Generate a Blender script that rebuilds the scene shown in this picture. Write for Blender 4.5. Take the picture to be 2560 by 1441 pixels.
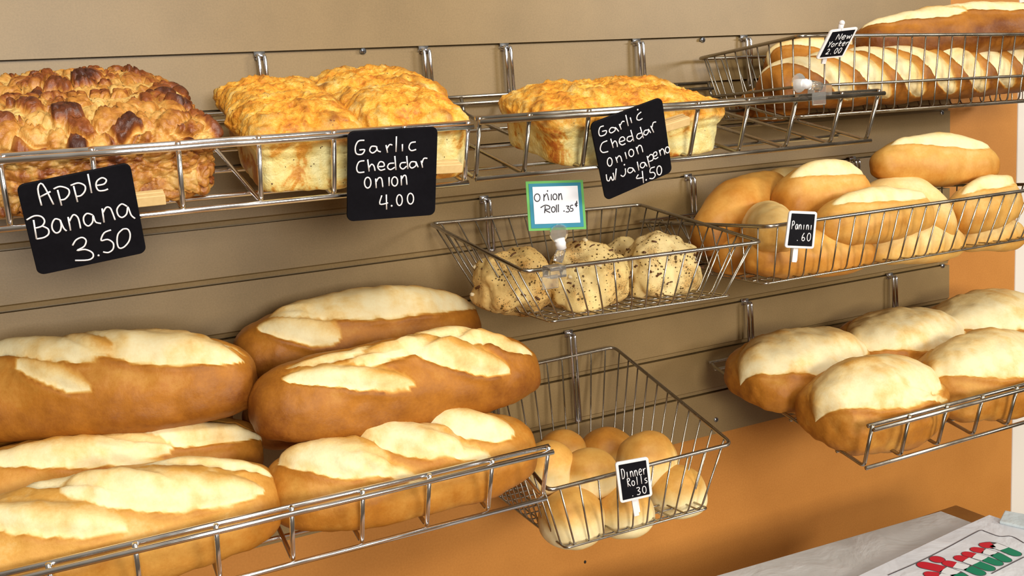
import bpy, math, random
import numpy as np
from mathutils import Vector, Matrix
for o in list(bpy.data.objects): bpy.data.objects.remove(o, do_unlink=True)
SC = bpy.context.scene; COL = SC.collection
# ---------------------------------------------------------------- camera
F_PX, YAW, PITCH, ROLL = 2424.73, .442325, .169786, -.072087
CAM = np.array([-1.594424, -1.338652, -.115932])
_cy, _sy, _cp, _sp = math.cos(YAW), math.sin(YAW), math.cos(PITCH), math.sin(PITCH)
FW = np.array([_sy*_cp, _cy*_cp, -_sp]); _R = np.array([_cy, -_sy, 0]); _U = np.cross(_R, FW)
RT = math.cos(ROLL)*_R + math.sin(ROLL)*_U; UP = -math.sin(ROLL)*_R + math.cos(ROLL)*_U
cd = bpy.data.cameras.new('camera'); cam = bpy.data.objects.new('camera', cd); COL.objects.link(cam)
cd.sensor_width = 36; cd.lens = 36*F_PX/2560; cd.clip_start = .02
cam.matrix_world = Matrix(((RT[0], UP[0], -FW[0], CAM[0]), (RT[1], UP[1], -FW[1], CAM[1]), (RT[2], UP[2], -FW[2], CAM[2]), (0, 0, 0, 1)))
SC.camera = cam
# ---------------------------------------------------------------- light and exposure
vs = SC.view_settings; vs.view_transform = 'Standard'; vs.look = 'None'; vs.exposure = 0.0; vs.gamma = 1; vs.use_curve_mapping = False
W = bpy.data.worlds.new('room_light'); SC.world = W; W.use_nodes = True
wn = W.node_tree.nodes; wl = W.node_tree.links
tc = wn.new('ShaderNodeTexCoord'); sx = wn.new('ShaderNodeSeparateXYZ'); wr = wn.new('ShaderNodeValToRGB'); mr = wn.new('ShaderNodeMapRange')
mr.inputs[1].default_value = -1; mr.inputs[2].default_value = 1
wl.new(tc.outputs['Generated'], sx.inputs[0]); wl.new(sx.outputs[2], mr.inputs[0]); wl.new(mr.outputs[0], wr.inputs[0])
e = wr.color_ramp.elements; e[0].color = (.10, .06, .035, 1); e[1].color = (.62, .56, .46, 1)
k = e.new(.48); k.color = (.20, .15, .10, 1)
wl.new(wr.outputs[0], wn['Background'].inputs[0]); wn['Background'].inputs[1].default_value = .66
def area(name, loc, target, sx_, sy_, power, col):
    l = bpy.data.lights.new(name, 'AREA'); l.shape = 'RECTANGLE'; l.size = sx_; l.size_y = sy_; l.energy = power; l.color = col
    o = bpy.data.objects.new(name, l); COL.objects.link(o); o.location = loc
    o.rotation_euler = (Vector(target)-Vector(loc)).to_track_quat('-Z', 'Y').to_euler(); return o
area('shop_lamp_right', (2.3, -4.0, .70), (-.6, 0, -.4), 1.3, .7, 112, (1, .92, .80))
area('front_window_light', (-1.65, -4.3, .22), (-.7, 0, -.5), 1.0, .7, 98, (1, .94, .85))
area('ceiling_lamp_left', (-1.12, -1.55, 1.25), (-1.25, 0, -.4), 1.35, .35, 23, (1, .95, .88))
area('ceiling_lamp_middle', (-1.3, -3.3, 1.3), (-1.0, 0, -.5), 1.4, .5, 18, (1, .94, .85))

def ray(px, py):
    d = FW + RT*(px-1280)/F_PX - UP*(py-720.5)/F_PX
    return d
def at(px, py, Y=None, Z=None, X=None):
    """the point of the place seen at a photo pixel, on the plane of the given depth"""
    d = ray(px, py)
    if Y is not None: t = (Y-CAM[1])/d[1]
    elif Z is not None: t = (Z-CAM[2])/d[2]
    else: t = (X-CAM[0])/d[0]
    return CAM+d*t
def atp(px, py, p0, n):
    d = ray(px, py); t = np.dot(np.asarray(p0)-CAM, n)/np.dot(d, n); return CAM+d*t
# ---------------------------------------------------------------- numpy noise
_rng = np.random.RandomState(7); _perm = np.tile(_rng.permutation(256), 3); _grad = _rng.normal(size=(256, 3)); _grad /= np.linalg.norm(_grad, axis=1)[:, None]
def perlin(p):
    i = np.floor(p).astype(int); f = p-i; u = f*f*f*(f*(f*6-15)+10); out = np.zeros(len(p))
    for dx in (0, 1):
        for dy in (0, 1):
            for dz in (0, 1):
                h = _perm[_perm[_perm[(i[:, 0]+dx) & 255]+((i[:, 1]+dy) & 255)]+((i[:, 2]+dz) & 255)]
                g = np.einsum('ij,ij->i', _grad[h], f-np.array([dx, dy, dz]))
                w = (u[:, 0] if dx else 1-u[:, 0])*(u[:, 1] if dy else 1-u[:, 1])*(u[:, 2] if dz else 1-u[:, 2])
                out += g*w
    return out*1.6
def fbm(p, o=4):
    s = 0; a = 1.0; t = 0
    for k in range(o): s = s+a*perlin(p*2**k+k*17.3); t += a; a *= .5
    return s/t
_cell = np.random.RandomState(3).rand(256, 4)
def worley(p):
    i = np.floor(p).astype(int); f1 = np.full(len(p), 9.); f2 = np.full(len(p), 9.); idv = np.zeros(len(p))
    for dx in (-1, 0, 1):
        for dy in (-1, 0, 1):
            for dz in (-1, 0, 1):
                c = i+np.array([dx, dy, dz]); h = _perm[_perm[_perm[c[:, 0] & 255]+(c[:, 1] & 255)]+(c[:, 2] & 255)]
                d = np.linalg.norm(c+_cell[h, :3]-p, axis=1)
                m = d < f1; f2 = np.where(m, f1, np.minimum(f2, d)); idv = np.where(m, _cell[h, 3], idv); f1 = np.where(m, d, f1)
    return f1, f2, idv
def sstep(a, b, x):
    t = np.clip((x-a)/(b-a), 0, 1); return t*t*(3-2*t)
# ---------------------------------------------------------------- materials
def newmat(name):
    m = bpy.data.materials.new(name); m.use_nodes = True; nt = m.node_tree; return m, nt, nt.nodes['Principled BSDF'], nt.nodes, nt.links
def plain(name, col, rough=.5, metal=0, spec=.5):
    m, nt, b, n, l = newmat(name)
    b.inputs['Base Color'].default_value = (*col, 1); b.inputs['Roughness'].default_value = rough; b.inputs['Metallic'].default_value = metal
    b.inputs['Specular IOR Level'].default_value = spec
    return m
def noise(n, l, scale, detail=4, rough=.55, coord='Object', dist=0):
    t = n.new('ShaderNodeTexCoord'); x = n.new('ShaderNodeTexNoise'); x.inputs['Scale'].default_value = scale; x.inputs['Detail'].default_value = detail
    x.inputs['Roughness'].default_value = rough; x.inputs['Distortion'].default_value = dist
    l.new(t.outputs[coord], x.inputs['Vector']); return x.outputs['Fac']
def ramp(n, l, fac, stops):
    r = n.new('ShaderNodeValToRGB'); e = r.color_ramp.elements
    e[0].position = stops[0][0]; e[0].color = (*stops[0][1], 1); e[1].position = stops[-1][0]; e[1].color = (*stops[-1][1], 1)
    for p, c in stops[1:-1]:
        k = e.new(p); k.color = (*c, 1)
    l.new(fac, r.inputs[0]); return r.outputs[0]
def math_(n, l, op, a, b, clamp=False):
    m = n.new('ShaderNodeMath'); m.operation = op; m.use_clamp = clamp
    for i, v in enumerate((a, b)):
        if isinstance(v, (int, float)): m.inputs[i].default_value = v
        else: l.new(v, m.inputs[i])
    return m.outputs[0]
def mixc(n, l, fac, a, b):
    m = n.new('ShaderNodeMix'); m.data_type = 'RGBA'
    if isinstance(fac, (int, float)): m.inputs[0].default_value = fac
    else: l.new(fac, m.inputs[0])
    for i, v in ((6, a), (7, b)):
        if isinstance(v, tuple): m.inputs[i].default_value = (*v, 1)
        else: l.new(v, m.inputs[i])
    return m.outputs[2]
def bump(n, l, b, h, strength, dist):
    k = n.new('ShaderNodeBump'); k.inputs['Strength'].default_value = strength; k.inputs['Distance'].default_value = dist
    l.new(h, k.inputs['Height']); l.new(k.outputs[0], b.inputs['Normal'])
def attr(n, name):
    a = n.new('ShaderNodeAttribute'); a.attribute_name = name; return a.outputs['Fac']
def wallmat(name, c1, c2, rough, scale, spk=600, bs=.05, spec=.5):
    m, nt, b, n, l = newmat(name)
    a = noise(n, l, scale, 5); s = noise(n, l, spk, 2)
    f = math_(n, l, 'ADD', math_(n, l, 'MULTIPLY', a, .65), math_(n, l, 'MULTIPLY', s, .35))
    l.new(ramp(n, l, f, [(.32, c1), (.68, c2)]), b.inputs['Base Color']); b.inputs['Roughness'].default_value = rough
    b.inputs['Specular IOR Level'].default_value = spec
    bump(n, l, b, s, bs, .001); return m
M_PANEL = wallmat('tan_panel', (.190, .125, .047), (.275, .184, .076), .42, 7, 420, .05)
M_WALL = wallmat('orange_wall', (.44, .175, .030), (.57, .245, .050), .55, 5, 300, .06, .35)
M_TRIM = plain('white_trim', (.78, .74, .68), .4)
M_TABLE = wallmat('brown_table', (.23, .09, .014), (.33, .14, .025), .4, 9, 200)
def chrome_mat(name, col, rough):
    m, nt, b, n, l = newmat(name)
    f = noise(n, l, 24, 3); b.inputs['Metallic'].default_value = 1
    l.new(ramp(n, l, f, [(.35, tuple(c*.92 for c in col)), (.6, col)]), b.inputs['Base Color'])
    l.new(math_(n, l, 'MULTIPLY', f, rough*2), b.inputs['Roughness']); return m
M_CHROME = chrome_mat('chrome', (.88, .88, .90), .17)
M_WIRE = chrome_mat('dark_reflection_chrome', (.40, .37, .32), .26)  # chrome with dark surroundings' reflections painted in as a darker base colour
M_HOOK = chrome_mat('zinc_hook', (.72, .74, .8), .2)
M_BLACK = wallmat('chalkboard', (.003, .003, .005), (.006, .006, .009), .6, 30, 300, .02, .1)
M_CHALK = plain('white_chalk', (.85, .85, .88), .8)
M_INK = plain('black_ink', (.015, .015, .025), .5)
M_WFRAME = plain('white_plastic', (.80, .80, .82), .35)
M_PIN = wallmat('pale_wood', (.62, .42, .17), (.74, .54, .25), .55, 40, 300)
M_GREEN = plain('green_card', (.11, .38, .08), .6); M_BLUE = plain('blue_card', (.008, .19, .30), .6); M_PAPER = plain('white_card', (.80, .82, .88), .6)
M_SCREW = plain('zinc_screw', (.55, .62, .75), .25, 1)
M_DARK = plain('dark_gap', (.012, .009, .006), .8)
def clear_mat(name):
    m, nt, b, n, l = newmat(name)
    b.inputs['Base Color'].default_value = (.90, .91, .90, 1); b.inputs['Roughness'].default_value = .10; b.inputs['IOR'].default_value = 1.45
    b.inputs['Transmission Weight'].default_value = .93; return m
M_CLEAR = clear_mat('clear_plastic')
def bag_mat(name, c1, c2):
    m, nt, b, n, l = newmat(name)
    f = noise(n, l, 14, 4, .5, 'Object', .6)
    l.new(ramp(n, l, f, [(.35, c1), (.65, c2)]), b.inputs['Base Color']); b.inputs['Roughness'].default_value = .5
    bump(n, l, b, f, .5, .01); return m
M_BAG = bag_mat('white_paper', (.70, .74, .80), (.78, .82, .88)); M_BAGG = bag_mat('grey_paper', (.53, .54, .53), (.62, .63, .63)); M_BAGB = bag_mat('bluish_paper', (.58, .69, .74), (.66, .76, .80))
M_RED = plain('red_print', (.60, .018, .04), .5); M_GRN = plain('green_print', (.0, .24, .13), .5); M_OUT = plain('grey_print', (.10, .09, .10), .5); M_WPRINT = plain('white_print', (.82, .86, .90), .5)

def crust_mat(name, stops, speck=0, bs=.35):
    """bread crust: how brown each spot baked, plus ear shade painted into the slashes, is stored on the loaf, the shader adds mottling and fine wrinkles"""
    m, nt, b, n, l = newmat(name)
    a = attr(n, 'bake'); f1 = noise(n, l, 28, 5, .6); f2 = noise(n, l, 260, 3, .6)
    v = math_(n, l, 'ADD', a, math_(n, l, 'MULTIPLY', math_(n, l, 'SUBTRACT', f1, .5), .34))
    v = math_(n, l, 'ADD', v, math_(n, l, 'MULTIPLY', math_(n, l, 'SUBTRACT', f2, .5), .16), True)
    c = ramp(n, l, v, stops)
    if speck:
        t = n.new('ShaderNodeTexCoord'); vo = n.new('ShaderNodeTexVoronoi'); vo.inputs['Scale'].default_value = 190; l.new(t.outputs['Object'], vo.inputs['Vector'])
        big = noise(n, l, 55, 2)
        th = math_(n, l, 'MULTIPLY', math_(n, l, 'SUBTRACT', big, .34), speck*1.15)
        pf = noise(n, l, 24, 4, .65); c = mixc(n, l, math_(n, l, 'MULTIPLY', math_(n, l, 'SUBTRACT', pf, .50), 4.5, True), c, (.50, .25, .055))
        v2 = n.new('ShaderNodeTexVoronoi'); v2.inputs['Scale'].default_value = 430; l.new(t.outputs['Object'], v2.inputs['Vector'])
        c = mixc(n, l, math_(n, l, 'LESS_THAN', v2.outputs['Distance'], math_(n, l, 'MULTIPLY', math_(n, l, 'SUBTRACT', pf, .36), 1.1)), c, (.10, .08, .025))
        c = mixc(n, l, math_(n, l, 'LESS_THAN', vo.outputs['Distance'], th), c, (.13, .075, .020))
    l.new(c, b.inputs['Base Color'])
    l.new(ramp(n, l, a, [(0, (.75,)*3), (.5, (.5,)*3), (1, (.42,)*3)]), b.inputs['Roughness'])
    b.inputs['Specular IOR Level'].default_value = .28
    f3 = noise(n, l, 120, 6, .7); bump(n, l, b, f3, bs, .0022); return m
ST = [(0, (.86, .77, .48)), (.20, (.79, .60, .27)), (.42, (.63, .335, .070)), (.68, (.44, .170, .019)), (1, (.17, .048, .006))]
M_CRUST = crust_mat('italian_crust', ST)
M_ROLL = crust_mat('roll_crust', [(0, (.87, .77, .47)), (.25, (.79, .59, .25)), (.5, (.68, .38, .09)), (.75, (.52, .22, .032)), (1, (.28, .09, .012))], 0, .12)
M_ONION = crust_mat('onion_crust', [(0, (.92, .80, .46)), (.35, (.82, .62, .25)), (.6, (.58, .31, .08)), (1, (.22, .08, .015))], 1.0, .3)
def cheese_mat(name, red):
    m, nt, b, n, l = newmat(name)
    top = attr(n, 'top'); lump = attr(n, 'lump'); f = noise(n, l, 30, 5, .6); g = noise(n, l, 75, 4, .65); h = noise(n, l, 330, 3, .6); s2 = noise(n, l, 22, 4, .6, 'Object', .8)
    v = math_(n, l, 'ADD', math_(n, l, 'MULTIPLY', f, .5), math_(n, l, 'MULTIPLY', g, .32)); v = math_(n, l, 'ADD', v, math_(n, l, 'MULTIPLY', h, .18))
    ct = ramp(n, l, v, [(.34, (.30, .09, .012)), (.42, (.60, .21, .022)), (.49, (.80, .36, .035)), (.56, (.82, .48, .085)), (.66, (.84, .66, .28))])
    cs = ramp(n, l, s2, [(.36, (.42, .11, .012) if red else (.50, .19, .022)), (.425, (.64, .30, .04)), (.475, (.78, .60, .20)), (.62, (.82, .74, .36))])
    c = mixc(n, l, top, cs, ct)
    t = n.new('ShaderNodeTexCoord'); vo = n.new('ShaderNodeTexVoronoi'); vo.inputs['Scale'].default_value = 130; l.new(t.outputs['Object'], vo.inputs['Vector'])
    th = math_(n, l, 'MULTIPLY', math_(n, l, 'SUBTRACT', g, .47), .9)
    c = mixc(n, l, math_(n, l, 'LESS_THAN', vo.outputs['Distance'], th), c, (.10, .045, .012))
    c = mixc(n, l, math_(n, l, 'MULTIPLY', lump, .75), c, (.20, .06, .012))
    l.new(c, b.inputs['Base Color']); b.inputs['Roughness'].default_value = .45; b.inputs['Specular IOR Level'].default_value = .4
    bump(n, l, b, math_(n, l, 'ADD', g, math_(n, l, 'MULTIPLY', h, .5)), .55, .004); return m
M_CHEESE = cheese_mat('cheddar_crust', False); M_JAL = cheese_mat('jalapeno_crust', True)
def banana_mat():
    m, nt, b, n, l = newmat('apple_banana_crust')
    a = attr(n, 'bake'); f = noise(n, l, 38, 5, .65); h = noise(n, l, 190, 3, .6)
    v = math_(n, l, 'ADD', a, math_(n, l, 'MULTIPLY', math_(n, l, 'SUBTRACT', f, .5), .7)); v = math_(n, l, 'ADD', v, math_(n, l, 'MULTIPLY', math_(n, l, 'SUBTRACT', h, .5), .22), True)
    l.new(ramp(n, l, v, [(0, (.80, .62, .27)), (.28, (.68, .42, .12)), (.50, (.50, .215, .035)), (.70, (.24, .062, .011)), (1, (.055, .013, .006))]), b.inputs['Base Color'])
    b.inputs['Roughness'].default_value = .42; bump(n, l, b, math_(n, l, 'ADD', f, math_(n, l, 'MULTIPLY', h, .4)), .5, .004); return m
M_BANANA = banana_mat()
# ---------------------------------------------------------------- mesh helpers
class MB:
    def __init__(s): s.v = []; s.f = []
    def add(s, v, f):
        o = len(s.v); s.v += [tuple(map(float, p)) for p in v]; s.f += [tuple(i+o for i in q) for q in f]
    def tube(s, pts, r, n=8, closed=False, flat=None):
        P = [Vector(p) for p in pts]
        P = [p for i, p in enumerate(P) if i == 0 or (p-P[i-1]).length > 1e-6]
        N = len(P)
        T = [((P[(i+1) % N]-P[i-1]) if closed else (P[min(i+1, N-1)]-P[max(i-1, 0)])).normalized() for i in range(N)]
        ref = Vector((0, 0, 1)) if abs(T[0].z) < .9 else Vector((1, 0, 0))
        if flat is not None: ref = Vector(flat)
        u = (ref-T[0]*ref.dot(T[0])).normalized(); V = []
        for i in range(N):
            u = (u-T[i]*u.dot(T[i])).normalized(); w = T[i].cross(u)
            k = 1.0
            for j in range(n):
                a = 2*math.pi*j/n; V.append(P[i]+(u*math.cos(a)*(.35 if flat is not None else 1)+w*math.sin(a))*r*k)
        Fc = []
        for i in range(N if closed else N-1):
            for j in range(n):
                a, b = i*n+j, i*n+(j+1) % n; c, d = ((i+1) % N)*n+(j+1) % n, ((i+1) % N)*n+j
                Fc.append((a, b, c, d))
        if not closed: Fc += [tuple(reversed(range(n))), tuple((N-1)*n+j for j in range(n))]
        s.add(V, Fc); return s
    def box(s, c, hx, hy, hz, ax=None):
        ax = ax or (Vector((1, 0, 0)), Vector((0, 1, 0)), Vector((0, 0, 1))); c = Vector(c); V = []
        for sx_ in (-1, 1):
            for sy_ in (-1, 1):
                for sz_ in (-1, 1): V.append(c+ax[0]*hx*sx_+ax[1]*hy*sy_+ax[2]*hz*sz_)
        s.add(V, [(0, 1, 3, 2), (4, 6, 7, 5), (0, 4, 5, 1), (2, 3, 7, 6), (0, 2, 6, 4), (1, 5, 7, 3)]); return s
    def prism(s, top, off):
        n = len(top); off = Vector(off); T = [Vector(p) for p in top]
        s.add(T+[p+off for p in T], [tuple(range(n)), tuple(reversed(range(n, 2*n)))]+[(i, i+n, (i+1) % n+n, (i+1) % n) for i in range(n)]); return s
    def ball(s, c, r, n=12, sc=(1, 1, 1)):
        V = [Vector((0, 0, 1))]; m = n//2
        for i in range(1, m):
            for j in range(n):
                a, b = math.pi*i/m, 2*math.pi*j/n; V.append(Vector((math.sin(a)*math.cos(b), math.sin(a)*math.sin(b), math.cos(a))))
        V.append(Vector((0, 0, -1))); Fc = []
        for j in range(n):
            Fc.append((0, 1+j, 1+(j+1) % n)); Fc.append((len(V)-1, 1+(m-2)*n+(j+1) % n, 1+(m-2)*n+j))
            for i in range(m-2): Fc.append((1+i*n+j, 1+(i+1)*n+j, 1+(i+1)*n+(j+1) % n, 1+i*n+(j+1) % n))
        s.add([Vector(c)+Vector((p.x*sc[0], p.y*sc[1], p.z*sc[2]))*r for p in V], Fc); return s
    def build(s, name, mat, parent=None, smooth=True, bevel=0):
        return obj(name, np.array(s.v), s.f, mat, parent, smooth, bevel)
def wloc(o):
    v = Vector(o.location)
    while o.parent: o = o.parent; v += Vector(o.location)
    return v
def obj(name, V, Fc, mat, parent=None, smooth=True, bevel=0, attrs=None):
    V = np.asarray(V, float)
    c = np.array([(V[:, 0].min()+V[:, 0].max())/2, (V[:, 1].min()+V[:, 1].max())/2, V[:, 2].min()])
    me = bpy.data.meshes.new(name); me.from_pydata([tuple(p) for p in V-c], [], Fc)
    if smooth: me.polygons.foreach_set('use_smooth', [True]*len(me.polygons))
    me.materials.append(mat)
    for k, a in (attrs or {}).items():
        at_ = me.attributes.new(k, 'FLOAT', 'POINT'); at_.data.foreach_set('value', np.asarray(a, np.float32))
    me.update()
    o = bpy.data.objects.new(name, me); COL.objects.link(o)
    o.location = Vector(c)-(wloc(parent) if parent else Vector((0, 0, 0)))
    if parent: o.parent = parent
    if bevel:
        b = o.modifiers.new('bevel', 'BEVEL'); b.width = bevel; b.segments = 2; b.limit_method = 'ANGLE'
    return o
def tag(o, label, cat=None, group=None, kind=None):
    o['label'] = label
    if cat: o['category'] = cat
    if group: o['group'] = group
    if kind: o['kind'] = kind
    return o
def thing(name, loc, label, cat, group=None):
    o = bpy.data.objects.new(name, None); COL.objects.link(o); o.location = tuple(map(float, loc)); o.empty_display_size = .02
    return tag(o, label, cat, group)
def roundpath(pts, r, n=5):
    """polyline with its inner corners rounded"""
    P = [Vector(p) for p in pts]; out = [P[0]]
    for i in range(1, len(P)-1):
        a, b, c = P[i-1], P[i], P[i+1]; d1 = (a-b); d2 = (c-b); q = min(r, d1.length*.45, d2.length*.45)
        s, e_ = b+d1.normalized()*q, b+d2.normalized()*q
        for k in range(n+1):
            t = k/n; out.append(s*(1-t)**2+b*2*t*(1-t)+e_*t*t)
    out.append(P[-1]); return out
def roundloop(pts, r, n=4):
    P = [Vector(p) for p in pts]; out = []; N = len(P)
    for i in range(N):
        a, b, c = P[i-1], P[i], P[(i+1) % N]; d1 = a-b; d2 = c-b; q = min(r, d1.length*.45, d2.length*.45); s, e_ = b+d1.normalized()*q, b+d2.normalized()*q
        for k in range(n+1):
            t = k/n; out.append(s*(1-t)**2+b*2*t*(1-t)+e_*t*t)
    return out
# ---------------------------------------------------------------- the setting
S = .0762
def structure(o, label):
    o['kind'] = 'structure'; o['label'] = label; return o
b = MB(); b.box((-1.2, .069, -.55), 1.42, .05, 1.35); structure(b.build('wall_back', M_WALL, smooth=False), 'orange painted wall behind the tan slotted panel')
b = MB(); b.box((.273, .0925, -.55), .056, .076, 1.35); structure(b.build('trim_1', M_TRIM, smooth=False, bevel=.003), 'white upright trim at the right end of the orange wall')
b = MB(); b.box((-1.2, -1.6, -1.93), 2.4, 1.75, .03); structure(b.build('floor', wallmat('floor_tiles', (.16, .10, .06), (.24, .16, .1), .4, 4), smooth=False), 'brown floor below the counter')
# slotted panel, one profile drawn out along the wall
zs = []
for k in range(-3, 9):
    if k <= 0: zs.append((-k*S, -k*S-.009))
    elif k < 3: zs.append((-k*S+.003*k, -k*S-.009+.003*k))
    else: zs.append((-k*S+.009, -k*S))
prof = [(.0, .30)]
for n_, (t, bt) in enumerate(zs):
    if t > .28: continue
    if bt > -.2: prof += [(0, t), (.014, t), (.014, t-.0022), (.0045, t-.0022), (.0045, bt), (0, bt)]
    else: prof += [(0, t+.001), (.0030, t-.001), (.0036, bt+.0024), (.014, bt+.0024), (.014, bt), (0, bt)]
prof += [(0, -.685), (.0186, -.685), (.0186, .30)]
n = len(prof); V = [(x, y, z) for x in (-2.35, 0) for y, z in prof]
Fc = [(i, (i+1) % n, (i+1) % n+n, i+n) for i in range(n)]
pan = obj('slatted_panel', V, [tuple(reversed(f)) for f in Fc]+[tuple(range(n)), tuple(reversed(range(n, 2*n)))], M_PANEL, smooth=False)
tag(pan, 'wide tan wall panel with horizontal slots that all the bread racks hang from', 'wall panel'); pan['kind'] = 'structure'
def screw(px, py, label):
    p = at(px, py, Y=-.001); o = thing('screw', (p[0], 0, p[2]), label, 'screw', 'screws along the panel slots')
    m = MB(); m.tube([(p[0], .002, p[2]), (p[0], -.0012, p[2]), (p[0], -.0022, p[2])], .0042, 14); hd = m.build('screw_head', M_SCREW, o)
    m = MB(); m.box((p[0], -.0023, p[2]), .0026, .0002, .0005); m.box((p[0], -.0023, p[2]), .0005, .0002, .0026); m.build('cross_slot', M_DARK, hd, False)
screw(908, 128, 'small zinc screw in the top slot above the cheese loaves')
screw(1757, 100, 'small zinc screw in the top slot left of the long loaf basket')
screw(2355, 282, 'shiny screw near the panel edge just below the long loaf basket')
screw(2357, 665, 'shiny screw near the panel edge just below the panini basket')
screw(1790, 1050, 'dull screw near the panel bottom behind the dinner roll basket')
# ---------------------------------------------------------------- racks and baskets
def hook(root, x, zk, zend, r=.0026, gap=.0042, yo=-.0135):
    m = MB()
    for s_ in (-1, 1):
        m.tube(roundpath([(x+s_*gap, .0085, zk-.0035), (x+s_*gap, .004, zk-.0045), (x+s_*gap, yo, zk-.0045), (x+s_*gap, yo-.002, zend)], .005), r, 8)
    m.tube([(x-gap, yo-.002, zend), (x+gap, yo-.002, zend)], r, 8)
    m.box((x, -.0012, zk-.004), gap+.003, .0012, .0055)
    o = m.build('hook', M_HOOK, root); return o
def rack(name, label, Xs, yf, zf, slope, lipdy, liph, hooks, zk, mat, rl=.026):
    """a wire rack: floor wires that rise into a front lip, rails along it, hooks at the back; Xs are its wires"""
    x0, x1 = Xs[0], Xs[-1]
    root = thing(name, ((x0+x1)/2, -.02, zf+slope*(-.02-yf)), label, 'wire rack', 'chrome bread racks')
    yr = -.034; zr = zf+slope*(yr-yf); yt, zt = yf+lipdy, zf+liph
    ln = Vector((0, -liph, lipdy)).normalized()      # outward normal of the lip
    ln = Vector((0, -abs(ln.y), ln.z))
    for x in Xs:
        m = MB(); m.tube(roundpath([(x, -.0185, zr+rl), (x, -.024, zr+.004), (x, yr, zr), (x, yf, zf), (x, yt, zt)], .007), .0027, 8); m.build('cross_wire', mat, root)
    for s_ in (-1, 1):
        c = Vector((0, yt, zt-.0035))+ln*s_*.0056
        m = MB(); m.tube([(x0-.003, c.y, c.z), (x1+.003, c.y, c.z)], .0031, 10); m.build('top_rail', mat, root)
    fl = Vector((0, -slope, 1)).normalized()
    c = Vector((0, yf-.0055, zf-.001)); m = MB(); m.tube([(x0-.002, c.y, c.z), (x1+.002, c.y, c.z)], .003, 10); m.build('front_rail', mat, root)
    for yy in (yf+.052, yf+.150, yf+.245):
        z = zf+slope*(yy-yf); m = MB(); m.tube([(x0, yy+.001, z-.0052), (x1, yy+.001, z-.0052)], .0026, 8); m.build('support_rail', mat, root)
    for zz, yy in ((zr+rl, -.0135), (zr+rl-.010, -.027)):
        m = MB(); m.tube([(x0-.002, yy, zz), (x1+.002, yy, zz)], .0028, 8); m.build('rear_rail', mat, root)
    for hx in hooks: hook(root, hx, zk, zr+.012)
    return root
s7 = .07572
LX = -1.6234; RX = -1.1801
rack('bread_rack', 'upper left chrome wire rack holding the apple banana and cheddar loaves', [LX+s7*i for i in (-2.0, -1, 0, 1, 2, 3, 4, 5)]+[-1.1722], -.3445, -.1782, .235, -.0235, .0655, [-1.308, -1.074], -.002, M_CHROME)
rack('bread_rack', 'upper right chrome wire rack holding the jalapeno loaf, its right half empty', [-1.1640]+[RX+s7*i for i in range(1, 8)]+[-.5854], -.3570, -.1745, .225, -.0235, .0655, [-.945, -.711], -.002, M_WIRE)
MX = -1.48421
rack('bread_rack', 'lower left chrome wire rack piled with long Italian loaves', [MX+s7*i for i in (-4, -3, -2, -1, 0, 1, 2, 3, 4)]+[-1.1098], -.3577, -.557, .235, -.025, .069, [-1.54, -1.20], -5*S+.004, M_CHROME)
NX = -.60427
rack('bread_rack', 'lower right chrome wire rack holding the big round loaves', [-.6000]+[NX+s7*i for i in range(1, 9)], -.3613, -.633, .232, -.0165, .065, [-.511, -.163], -6*S+.004, M_WIRE, .008)

def lerp(a, b, t): return Vector(a)*(1-t)+Vector(b)*t
def basket(name, label, rim, bot, nx, ny, rr, rw, mat, hooks, zk, zend, extra=None, floor=True):
    """rim and bot: corners back-left, back-right, front-right, front-left"""
    rim = [Vector(p) for p in rim]; bot = [Vector(p) for p in bot]
    root = thing(name, sum(bot, Vector())/4, label, 'wire basket', 'hanging wire baskets')
    m = MB(); m.tube(roundloop(rim, .012), rr, 10, True); m.build('rim', mat, root)
    m = MB(); m.tube(roundloop(bot, .008), rw*1.25, 8, True); m.build('bottom_rail', mat, root)
    m = MB()
    for i in range(nx):
        t = (i+.6)/(nx+.2)
        a, b_, c, d = lerp(rim[0], rim[1], t), lerp(bot[0], bot[1], t), lerp(bot[3], bot[2], t), lerp(rim[3], rim[2], t)
        m.tube(roundpath([a, b_, c, d], .008, 3), rw, 6)
    m.build('front_back_wires', mat, root)
    m = MB()
    for i in range(ny):
        t = (i+.6)/(ny+.2)
        a, b_, c, d = lerp(rim[0], rim[3], t), lerp(bot[0], bot[3], t), lerp(bot[1], bot[2], t), lerp(rim[1], rim[2], t)
        dz = Vector((0, 0, -rw*1.9)); m.tube(roundpath([a, b_+dz, c+dz, d], .008, 3), rw, 6)
    m.build('side_wires', mat, root)
    if extra is not None:
        f_ = [lerp(rim[i], bot[i], extra) for i in range(4)]
        m = MB(); m.tube(roundloop(f_, .01), rr*.85, 8, True); m.build('middle_rail', mat, root)
    for hx in hooks: hook(root, hx, zk, zend, .0024)
    return root
basket('wire_basket', 'small tapered wire basket holding the onion rolls under the white card',
       [tuple(at(1075, 560, Y=-.018)), tuple(at(1600, 512, Y=-.018)), tuple(at(1905, 605, Y=-.318)), tuple(at(1310, 680, Y=-.318))],
       [(-1.040, -.055, -.3700), (-.790, -.055, -.3760), (-.7744, -.298, -.3695), (-1.0514, -.298, -.3630)], 13, 9, .0027, .0012, M_WIRE, [-.997], -3*S+.004, -.305)
basket('wire_basket', 'wide wire basket piled with panini rolls',
       [(-.735, -.018, -.290), (-.105, -.018, -.290), (-.105, -.322, -.279), (-.728, -.322, -.279)],
       [(-.705, -.050, -.366), (-.130, -.050, -.366), (-.130, -.302, -.3605), (-.7200, -.302, -.3605)], 22, 9, .0027, .0012, M_WIRE, [-.6215, -.2546], -3*S+.004, -.298)
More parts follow.
